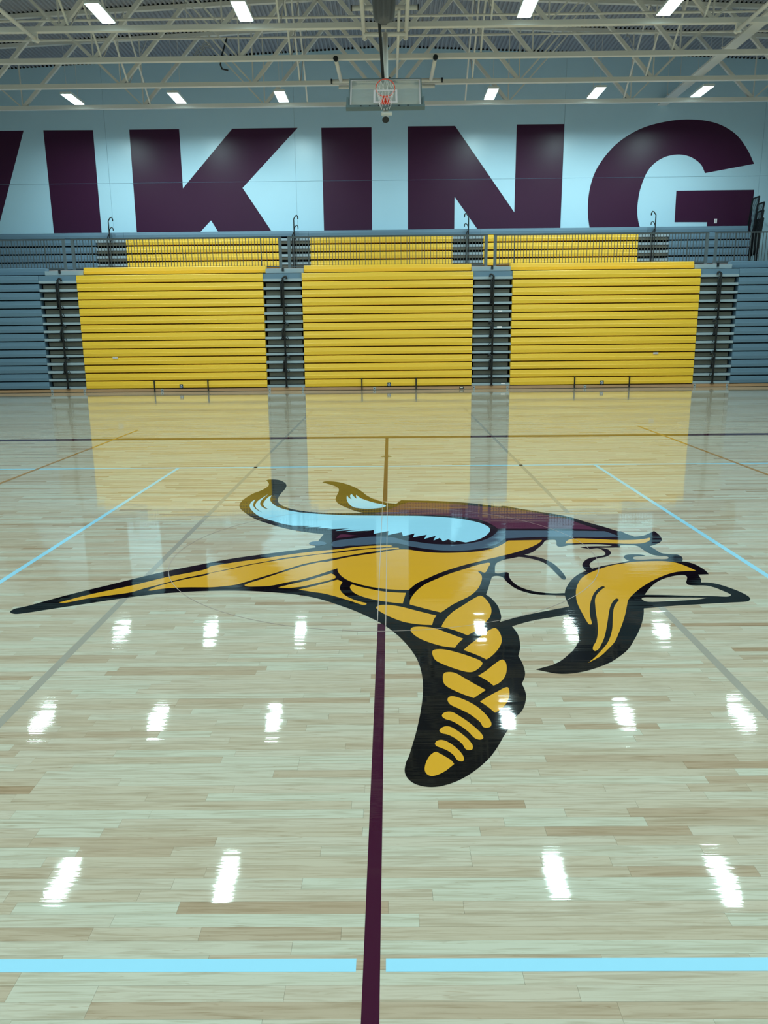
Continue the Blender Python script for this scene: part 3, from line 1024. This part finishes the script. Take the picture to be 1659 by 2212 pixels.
HOLES = ['''C 720,592! 760,588 820,588 838,600 845,655 870,668 930,665 1000,648 1200,640 1400,643 1505,655! 1470,662 1300,665 1180,670 1125,678! 1180,688 1240,694
1340,689 1385,708 1420,738 1425,760 1400,775 1330,788 1230,808 1175,840 1150,885 1160,920 1197,957! H 1500,330 1420,390 1365,460 1335,520 1328,560! 1200,563 1050,552
900,525 780,480 700,420 660,360 658,325 640,313 600,313 560,322 520,325 492,315! 497,230 520,195 570,172 620,157 700,143 775,127! 850,135 950,155 1050,185 1130,230 1200,300
1260,360 1300,395 1330,398 1342,385 1320,340 1270,280 1200,215 1110,165 1000,130 900,112 845,102! 900,88 960,60 C 610,695 670,645 700,605''',
         '''H 1328,590! 1150,585 1000,578 880,555 760,515 680,465 620,410 590,375 550,358 500,355 460,368 445,400 420,480 387,578! 440,615 490,665 530,720 555,790 568,850
553,905! 680,870 900,815 1100,775 1380,722! 1350,650''',
         '''C 1340,684! 1450,681 1545,679! D 48,347! 52,325 90,317 180,317 260,330 310,360 360,395 430,430 500,445 612,453 632,468 618,483 450,487 300,494 230,490 205,475 215,460
280,452 358,447! 330,437 240,430 150,432 105,445 98,465 120,487 165,505! 80,525 C 1548,872 1400,898 1265,932! 1240,905 1238,875 1270,845 1340,807 1430,790 1480,765 1492,745 1475,715 1430,692''',
         '''D 345,912! 400,840 470,775 560,725 680,690 770,677 830,680 852,700 850,730 842,765 860,790 920,800 1080,803 1180,825 1280,865 1350,895 1378,915 1350,932 1200,930 800,922 600,915''',
         '''D 320,948 500,945 700,945 900,945 1095,947! 1000,965 800,980 600,990 400,997 340,985 310,960''']
FILL = [
    ('horn_white', 'logo_white', '''A 285,326! 240,355 218,395 225,430 255,470 310,515 400,555 500,585 620,620 730,640! 975,643! 875,660! 1080,655! 1005,672! 1210,668! 1133,683! 1410,673!
1300,690 1242,703! 1548,687! 1400,705 1362,713! 1659,697! 1512,727! B 152,468! 150,517! 325,484! 320,532! 487,497! 500,545! 640,512! 622,557! 785,527! 755,577! 892,540! 865,596! 940,565! 978,607!
1040,582! 1120,614! 1143,597! 1250,620! 1380,590 1480,545 1535,490 1535,450 1490,415 1400,380 1200,340 1000,318 700,303 400,300 0,298 A 1400,517 1200,508 1000,497 850,485 720,465 620,440 540,410
490,375 465,340 468,300 485,275! 440,300 400,340 380,380 395,415 445,445! 390,430 350,400 343,370 365,330 400,295 440,262! 380,300 310,350 283,400 300,435 365,480! 310,455 270,420 258,395 268,360'''),
    ('far_horn_white', 'logo_white', '''A 1380,275! 1375,310 1385,350 1410,385 1450,415 1520,432 1600,437 B 110,216 200,210 260,200 298,183 260,165 180,150 90,125 0,92 A 1520,295 1490,270! 1488,290
1500,320! 1470,300 1435,260! 1418,280 1420,300 1435,325! 1400,305'''),
    ('helmet_maroon', 'logo_maroon', '''B 580,138! 800,145 1000,153 1250,172 1450,190 1659,205 C 200,205 400,232 600,263 750,295 1000,345 1100,385 1220,425 1340,467! 1000,457 600,455 135,455! B 1600,430
1520,385 1400,345 1200,315 1000,298 700,290 400,285 150,280! 270,250 400,200 480,165'''),
    ('helmet_wedge', 'logo_maroon', 'A 1248,790! 1300,745! 1350,744 1500,760! 1400,773'),
    ('helmet_band', 'logo_grey', '''A 1230,825 1400,800 1659,772 B 300,550 400,562 500,590 650,610 800,632 1000,645 1200,640 1400,610 1540,560 1620,500 1632,476! C 600,477 1000,480 1420,485! 1520,520
1595,550! 1400,555 900,552 600,555 230,572! 210,580 190,600 130,640 60,665 B 1493,685 1350,705 1200,717 1000,717 850,705 700,685 560,660 480,637 400,630 150,640 A 1548,877 1400,880 1225,895 1195,870 1202,842'''),
    ('ear_disc', 'logo_grey', 'A 927,853 945,838 985,829 1030,826 1075,829 1115,838 1133,853 1115,868 1075,877 1030,880 985,877 945,868'),
    ('hair_strand', 'logo_gold', '''E 470,523! 690,465 1060,385 1330,320 1659,250 F 120,415 330,375 560,340 770,312 1000,278 1200,250 1388,228 1659,203 B 0,668 250,655 350,655 378,663 330,672 0,695 F 1400,262
1200,285 1000,310 850,340 560,392 300,450 0,512 E 1440,335 1250,385 1150,410 1050,440 880,465 700,490 520,525'''),
    ('hair_strand', 'logo_gold', '''E 1175,425! 1250,395 1440,345 1659,300 F 120,495 300,458 560,402 850,350 1000,325 1200,297 1400,270 1659,245 B 0,708 250,690 430,682 457,688 420,695 240,715 0,750 F 1500,330
1250,380 1100,425 900,490 700,550 540,600 450,625 300,645 150,657 0,658 E 1500,402 1350,408 1250,420 1200,428'''),
    ('side_hair', 'logo_gold', '''F 540,632! 600,605 700,575 900,510 1100,445 1250,400 1500,350 G 0,190 300,130 600,85 750,60 890,40 B 560,705 700,725 850,740 1000,745 1200,740 1400,725 1550,700 C 0,712 100,685 180,650
230,620 265,597! 668,590! 640,620 560,665 430,715 250,765 0,825 B 1400,850 1250,885 1050,945 900,1000 780,1055 G 1112,442 1010,523! 850,520 700,508 550,485 420,455 300,415 210,360 165,300 160,265! F 1550,465
1400,515 1200,570 1050,600 850,640 700,648 560,645'''),
    ('hair_strand', 'logo_gold', 'F 945,660! 1000,645 1120,615 1300,575 1450,530 1580,492! 1620,515 1633,540 1600,560 1400,610 1250,645 1150,660 1050,667'),
    ('hair_strand', 'logo_gold', '''F 1190,685! 1300,660 1500,610 1640,570 G 165,402 220,430! 195,470 190,510 215,555 270,600 360,640 450,668 500,680 508,692 480,704 440,697 300,650 150,605 0,567 F 1350,712'''),
    ('braid_loop', 'logo_gold', 'G 330,460 310,490 325,525 370,565 450,600 600,640 750,665 940,687! 978,558! 850,553 700,540 550,512 400,478'),
    ('beard_lock', 'logo_gold', '''G 1022,697! 1030,640 1060,590 1110,530 1200,460 1350,390 1500,330 H 111,280 250,235 370,205 420,198 437,208 415,250 390,300 375,315 345,312 315,298 288,296! 300,315 330,345 338,380
325,440 295,500 250,550 200,590 0,692 G 1480,735 1395,793! 1200,745'''),
    ('braid_segment', 'logo_gold', 'G 622,732 650,710 760,702 900,720 1100,770 1342,830! 1310,880 1292,943! 1150,937 950,905 800,850 700,800 640,760'),
    ('braid_segment', 'logo_gold', '''J 515,135! 550,70 600,5 H 0,778 100,715 200,650 280,605 323,593 360,610 410,665 445,730 450,790 430,850 375,915 J 950,165 830,237! 700,185 580,150'''),
    ('braid_segment', 'logo_gold', 'J 148,175 165,145 220,133 320,135 440,153 600,210 778,277! 720,330 680,385! 550,370 400,330 250,270 180,220'),
    ('braid_segment', 'logo_gold', 'J 782,412! 850,350 940,285 1050,200 1120,158 1160,150 1195,175 1225,230 1238,290 1225,350 1180,420 1110,490 1055,525! 950,475'),
    ('braid_segment', 'logo_gold', 'J 407,435 425,412 490,402 580,410 720,445 860,490 990,545 1008,570 985,610 905,668 850,677 780,665 650,625 500,565 435,520'),
    ('braid_segment', 'logo_gold', 'J 955,720! 1050,660 1150,580 1220,533 1250,527 1280,550 1297,610 1290,690 1260,755 1200,810 1140,838! 1050,770'),
    ('braid_segment', 'logo_gold', 'J 537,715 555,685 610,675 680,685 780,740 900,810 1048,890! 905,985! 800,950 680,900 580,845 543,800'),
    ('braid_segment', 'logo_gold', 'J 978,1028! 1080,965 1200,900 1280,860 1310,858 1325,885 1328,950 K 1305,85 1260,150 1200,197 1158,222! 1070,150'),
    ('braid_segment', 'logo_gold', 'K 590,70 600,40 630,25 680,28 800,70 930,140 1020,215 1085,290 1115,350 1105,385 1060,402 1015,390 985,340 940,300 850,235 730,175 620,120'),
    ('braid_segment', 'logo_gold', 'K 523,260 540,228 590,210 650,215 740,265 850,340 950,425 1005,485 1018,520 1000,540 950,540 910,520 840,450 740,375 640,320 560,295'),
    ('braid_segment', 'logo_gold', 'K 493,438 515,405 570,383 630,392 720,445 800,505 860,565 893,620 885,660 840,670 805,655 770,600 700,540 600,485 520,465'),
    ('braid_segment', 'logo_gold', 'K 440,590 460,560 510,547 570,560 650,605 720,665 770,725 787,775 775,800 735,800 705,785 660,725 590,675 510,640 455,618'),
    ('braid_tip', 'logo_gold', 'K 318,880 330,825 360,760 400,715 450,690 500,710 580,755 640,795 670,835! 620,875 560,920 480,960 400,978 350,960 323,925'),
    ('moustache', 'logo_gold', '''I 575,440 580,400 600,340 640,275 720,220 850,165 1000,120 1150,95 D 200,520 400,512 600,513 720,530 850,575 960,625! 850,628 700,645 560,690 430,750 300,830 200,915 150,975 I 1185,600
1165,700 1135,800 1090,920 1040,1030 960,1120 860,1210 720,1285! 800,1220 880,1135 950,1050 990,960 1010,870 1015,780 1020,680 1035,610 1060,570 1092,530! 1065,515 1030,535 990,600 970,680 955,780 940,870
915,980 880,1060 840,1125 800,1143 778,1120 785,1080 815,1030 835,950 838,860 830,780 815,680 805,580 805,520 830,460 880,410 925,378! 895,370 850,390 800,440 765,510 745,590 740,680 750,750 765,820 735,825 700,780
650,690 600,590 580,520'''),
    ('brow', 'logo_gold', 'C 945,632! 960,605 1000,582 1050,573 1300,578 1548,590 D 150,258 280,252 370,240 405,232 415,245 395,270 330,295 200,303 C 1548,632 1300,625 1100,628'),
]
em = thing('floor_emblem', 'large painted emblem of a braided, moustached head in a horned helmet at centre court', 'emblem', (0, YC, 0))


def em_part(name, loops, mt, z, label=None):
    loops = [[(x, y - YC) for x, y in lp] for lp in loops]
    o = link(name, flat_mesh(name, loops, mt, z), em)
    if label:
        o['label'] = label
    return o


em_part('black_outline', [trace(OUT)] + [trace(h) for h in HOLES], 'logo_black', Z2, 'black painted outline and shadow')
PL = {'horn_white': 'white near horn', 'far_horn_white': 'white far horn', 'helmet_maroon': 'maroon helmet dome', 'helmet_band': 'blue grey helmet band',
      'ear_disc': 'blue grey round rivet', 'moustache': 'gold moustache', 'braid_tip': 'gold end of the braid', 'brow': 'gold brow stripe'}
for nm, mt, sp in FILL:
    em_part(nm, [trace(sp)], mt, Z3 if nm != 'ear_disc' else Z4, PL.get(nm))
# the two pale edges of the centre line left visible across the emblem
for s in (-1, 1):
    ya, yb = on_floor(819 if s < 0 else 833, 1343 if s < 0 else 1352)[1], on_floor(828, 1083)[1]
    em_part('edge_line', [[(s * 0.0275 - 0.0025, ya), (s * 0.0275 + 0.0025, ya), (s * 0.0275 + 0.0025, yb), (s * 0.0275 - 0.0025, yb)]], 'circle_line', Z4, 'thin pale edge of the centre line')
# centre circle, a thin ring
vv, ff = [], []
N = 160
for i in range(N):
    a = 2 * math.pi * i / N
    for rr in (1.797, 1.802):
        vv.append((rr * math.cos(a), rr * math.sin(a), Z4 + 0.0002))
for i in range(N):
    j = (i + 1) % N
    ff.append((2 * i, 2 * i + 1, 2 * j + 1, 2 * j))
me = bpy.data.meshes.new('centre_circle')
me.from_pydata(vv, [], ff)
me.materials.append(MT['circle_line'])
o = link('centre_circle', me)
o.location = (0, YC, 0)
tag(o, 'very thin pale centre circle drawn through the floor emblem', 'court line')

# ================================================================== BASKETBALL BACKSTOP
zf = 9.75
bs = thing('basketball_backstop', 'folded up glass basketball backboard with orange rim hung from the roof', 'backboard', (0, 0, 0))
C0 = on_plane_y(832.5, 200, 21.25)          # middle of the glass
u = Vector((0, 0.64, 0.768))                # up the board, leaning back
nrm = Vector((0, -0.768, 0.64))             # out of its face
ex = Vector((1, 0, 0))


def bp(a, b_, c=0.0):
    return C0 + ex * a + u * b_ + nrm * c


def slab(name, a0, a1, b0, b1, c0, c1, mt, parent):
    q = MB()
    q.v = [tuple(bp(a, b_, c)) for c in (c0, c1) for b_ in (b0, b1) for a in (a0, a1)]
    q.f = [(0, 2, 3, 1), (4, 5, 7, 6), (0, 1, 5, 4), (2, 6, 7, 3), (0, 4, 6, 2), (1, 3, 7, 5)]
    return q.obj(name, mt, parent)


HW, HH = 0.915, 0.535
gl_o = slab('glass', -HW + 0.03, HW - 0.03, -HH + 0.03, HH - 0.03, -0.006, 0.006, 'glass', bs)
for nm, a0, a1, b0, b1 in (('top', -HW, HW, HH - 0.03, HH), ('bottom', -HW, HW, -HH, -HH + 0.03), ('left', -HW, -HW + 0.03, -HH + 0.03, HH - 0.03), ('right', HW - 0.03, HW, -HH + 0.03, HH - 0.03)):
    slab('board_frame', a0, a1, b0, b1, -0.03, 0.02, 'pad', bs)
for a0, a1, b0, b1 in ((-HW + 0.03, HW - 0.03, HH - 0.07, HH - 0.03), (-HW + 0.03, -HW + 0.07, -HH + 0.03, HH - 0.07), (HW - 0.07, HW - 0.03, -HH + 0.03, HH - 0.07), (-HW + 0.07, HW - 0.07, -HH + 0.03, -HH + 0.055)):
    slab('border_stripe', a0, a1, b0, b1, 0.0065, 0.0085, 'board_paint', bs)
for a0, a1, b0, b1 in ((-0.30, 0.30, 0.05, 0.10), (-0.30, 0.30, -0.40, -0.35), (-0.30, -0.25, -0.35, 0.05), (0.25, 0.30, -0.35, 0.05)):
    slab('target_square', a0, a1, b0, b1, 0.0065, 0.0085, 'board_paint', bs)
slab('edge_padding', -HW - 0.06, HW + 0.06, -HH - 0.085, -HH - 0.001, -0.05, 0.055, 'pad', bs)['label'] = 'dark green padding along the lower edge'
for s in (-1, 1):
    a, b_ = sorted((s * (HW + 0.001), s * (HW + 0.055)))
    slab('corner_padding', a, b_, -HH - 0.001, -HH + 0.30, -0.05, 0.055, 'pad', bs)
for x in (-0.62, -0.40, -0.18, 0.10, 0.32, 0.54):
    slab('pad_bolt', x, x + 0.03, -HH - 0.06, -HH - 0.025, 0.0555, 0.062, 'black_steel', bs)
# rim, bracket and net
RB = -HH + 0.16
slab('rim_bracket', -0.105, 0.105, RB - 0.16, RB + 0.10, 0.0095, 0.035, 'rim', bs)['label'] = 'orange rim bracket'
q = MB()
rc = 0.23
n0 = len(q.v)
q.v = [tuple(bp(-0.08, RB - 0.02, 0.036)), tuple(bp(0.08, RB - 0.02, 0.036)), tuple(bp(0.06, RB, 0.17)), tuple(bp(-0.06, RB, 0.17)),
       tuple(bp(-0.08, RB + 0.01, 0.036)), tuple(bp(0.08, RB + 0.01, 0.036)), tuple(bp(0.06, RB + 0.015, 0.17)), tuple(bp(-0.06, RB + 0.015, 0.17))]
q.f = [(0, 1, 2, 3), (4, 7, 6, 5), (0, 4, 5, 1), (1, 5, 6, 2), (2, 6, 7, 3), (3, 7, 4, 0)]
q.obj('rim_arm', 'rim', bs)
cr = 0.15 + rc
pts = [bp(rc * math.cos(2 * math.pi * i / 32), RB, cr + rc * math.sin(2 * math.pi * i / 32)) for i in range(33)]
rim = MB().tube(pts, 0.012, 8, cap=False).obj('rim', 'rim', bs, True)
rim['label'] = 'thin orange hoop'
q = MB()
for i in range(12):
    for sg in (-1, 1):
        pp = []
        for k in range(7):
            f = k / 6
            a = 2 * math.pi * (i + sg * 0.5 * k / 2) / 12
            r_ = rc * (1 - 0.42 * f ** 0.8)
            P = bp(r_ * math.cos(a), RB, cr + r_ * math.sin(a))
            pp.append(P + Vector((0, 0, -0.40 * f)))
        q.tube(pp, 0.0045, 4, cap=False)
net = q.obj('net', 'net', bs)
net['label'] = 'white string net'
# mast behind the board up to the roof frame
L1 = (zf - C0.z - 0.128) / u.z - 0.052 + 0.256
mst = MB().tube([bp(0, -HH - 0.20, -0.20), bp(0, L1, -0.20)], 0.072, 14).obj('mast', 'steel_white', bs, True)
MB().tube([bp(0, -HH - 0.23, -0.20), bp(0, -HH - 0.2005, -0.20)], 0.085, 14).obj('mast_cap', 'black_steel', bs)
slab('mast_bracket', -0.10, 0.16, -HH - 0.16, -HH - 0.10, -0.13, -0.06, 'steel_white', bs)
for b_ in (HH - 0.12, -HH + 0.15):
    slab('board_arm', -0.75, 0.75, b_ - 0.03, b_ + 0.03, -0.11, -0.05, 'steel_white', bs)
for s in (-1, 1):
    slab('corner_plate', s * 0.80 - 0.07, s * 0.80 + 0.07, HH - 0.16, HH - 0.07, -0.048, -0.032, 'pad', bs)
slab('winch', 0.02, 0.26, HH + 0.10, HH + 0.42, -0.42, -0.30, 'black_steel', bs)
MB().tube([bp(0.10, HH + 0.5, -0.30), bp(0.42, HH + 0.15, -0.30)], 0.02, 6).obj('winch_lever', 'black_steel', bs)
# roof frame of pipes
yp = (L1 * u.y) + C0.y + 0.2 * 0.768
fr = thing('backstop_frame', 'white pipe frame under the trusses that carries the backboard', 'pipe frame', (0, 0, 0))
for s in (-1, 1):
    MB().tube([(s * 0.56, 19.5, zf), (s * 0.57, 23.55, zf)], 0.055, 10).obj('hanger_pipe', 'steel_white', fr, True)
    MB().tube([(s * 0.56, 23.551, zf), (s * 0.56, 23.60, zf)], 0.075, 10).obj('pipe_clamp', 'steel_white', fr)
    MB().tube([(s * 1.47, 25.25, zf), (s * 1.44, 27.25, zf)], 0.06, 10).obj('side_pipe', 'steel_white', fr, True)
    MB().tube([(s * 1.47, 25.16, zf), (s * 1.47, 25.249, zf)], 0.075, 10).obj('pipe_cap', 'black_steel', fr)
    MB().tube([(s * 1.75 + 0.03, 27.30, zf), (s * 1.80 + 0.03, 27.30, zf)], 0.075, 10).obj('pipe_cap', 'black_steel', fr)
    MB().tube([(s * 0.83, 21.9, zf + 0.115), (s * 0.86, 21.9, zf + 0.115)], 0.072, 10).obj('pipe_cap', 'black_steel', fr)
MB().tube([(-0.829, 21.9, zf + 0.115), (0.829, 21.9, zf + 0.115)], 0.06, 10).obj('cross_pipe', 'steel_white', fr, True)
MB().tube([(-1.719, 27.30, zf), (1.779, 27.30, zf)], 0.06, 10).obj('cross_pipe', 'steel_white', fr, True)
MB().tube([(-1.55, 27.85, zf - 0.02), (1.60, 27.85, zf - 0.02)], 0.06, 10).obj('cross_pipe', 'steel_white', fr, True)
MB().tube([(0.36, 21.8, zf + 0.01), (0.35, 27.24, zf + 0.01)], 0.04, 8).obj('long_pipe', 'steel_white', fr, True)
for x, y in ((-0.56, 20.8), (0.56, 20.8), (-0.56, 23.24), (0.56, 23.24), (-1.47, 25.68), (1.47, 25.68)):
    MB().box(x - 0.03, x + 0.03, y - 0.03, y + 0.03, zf + 0.05, ZB - 0.064).obj('hanger_strap', 'steel_white', fr)
hp = bp(0, L1 + 0.051, -0.20)
MB().tube([(-0.56, hp.y, hp.z), (0.56, hp.y, hp.z)], 0.05, 10).obj('hinge_pipe', 'steel_white', fr, True)
# black safety belt
o = MB().bar(on_plane_y(819.5, 48, 20.9), bp(-0.05, HH - 0.02, -0.12), 0.075, 0.02, (0, 1, 0)).obj('safety_belt', 'black_steel', bs)
o['label'] = 'black safety strap'
# gathered grey curtain bundle
q = MB()
prof = []
n_ = 66
for k in range(5):
    z = [8.98, 9.05, 9.35, 10.2, 12.2][k]
    rr = [0.17, 0.21, 0.235, 0.25, 0.24][k]
    for i in range(n_):
        a = 2 * math.pi * i / n_
        r_ = rr * (1 + 0.13 * math.sin(a * 11) + 0.03 * math.sin(a * 5 + k))
        q.v.append((-0.02 + r_ * 1.05 * math.cos(a), 20.3 + r_ * 0.8 * math.sin(a), z + 0.03 * math.sin(a * 3)))
for k in range(4):
    for i in range(n_):
        j = (i + 1) % n_
        q.f.append((k * n_ + i, k * n_ + j, (k + 1) * n_ + j, (k + 1) * n_ + i))
q.f.append(tuple(reversed(range(n_))))
cu = thing('curtain_bundle', 'gathered grey pleated curtain hanging at the top centre', 'curtain', (0, 0, 0))
q.obj('pleated_fabric', 'curtain', cu, True)
MB().box(-0.24, 0.20, 20.25, 20.35, 12.2, deck_z(0.25)).obj('hanger_block', 'steel_white', cu)
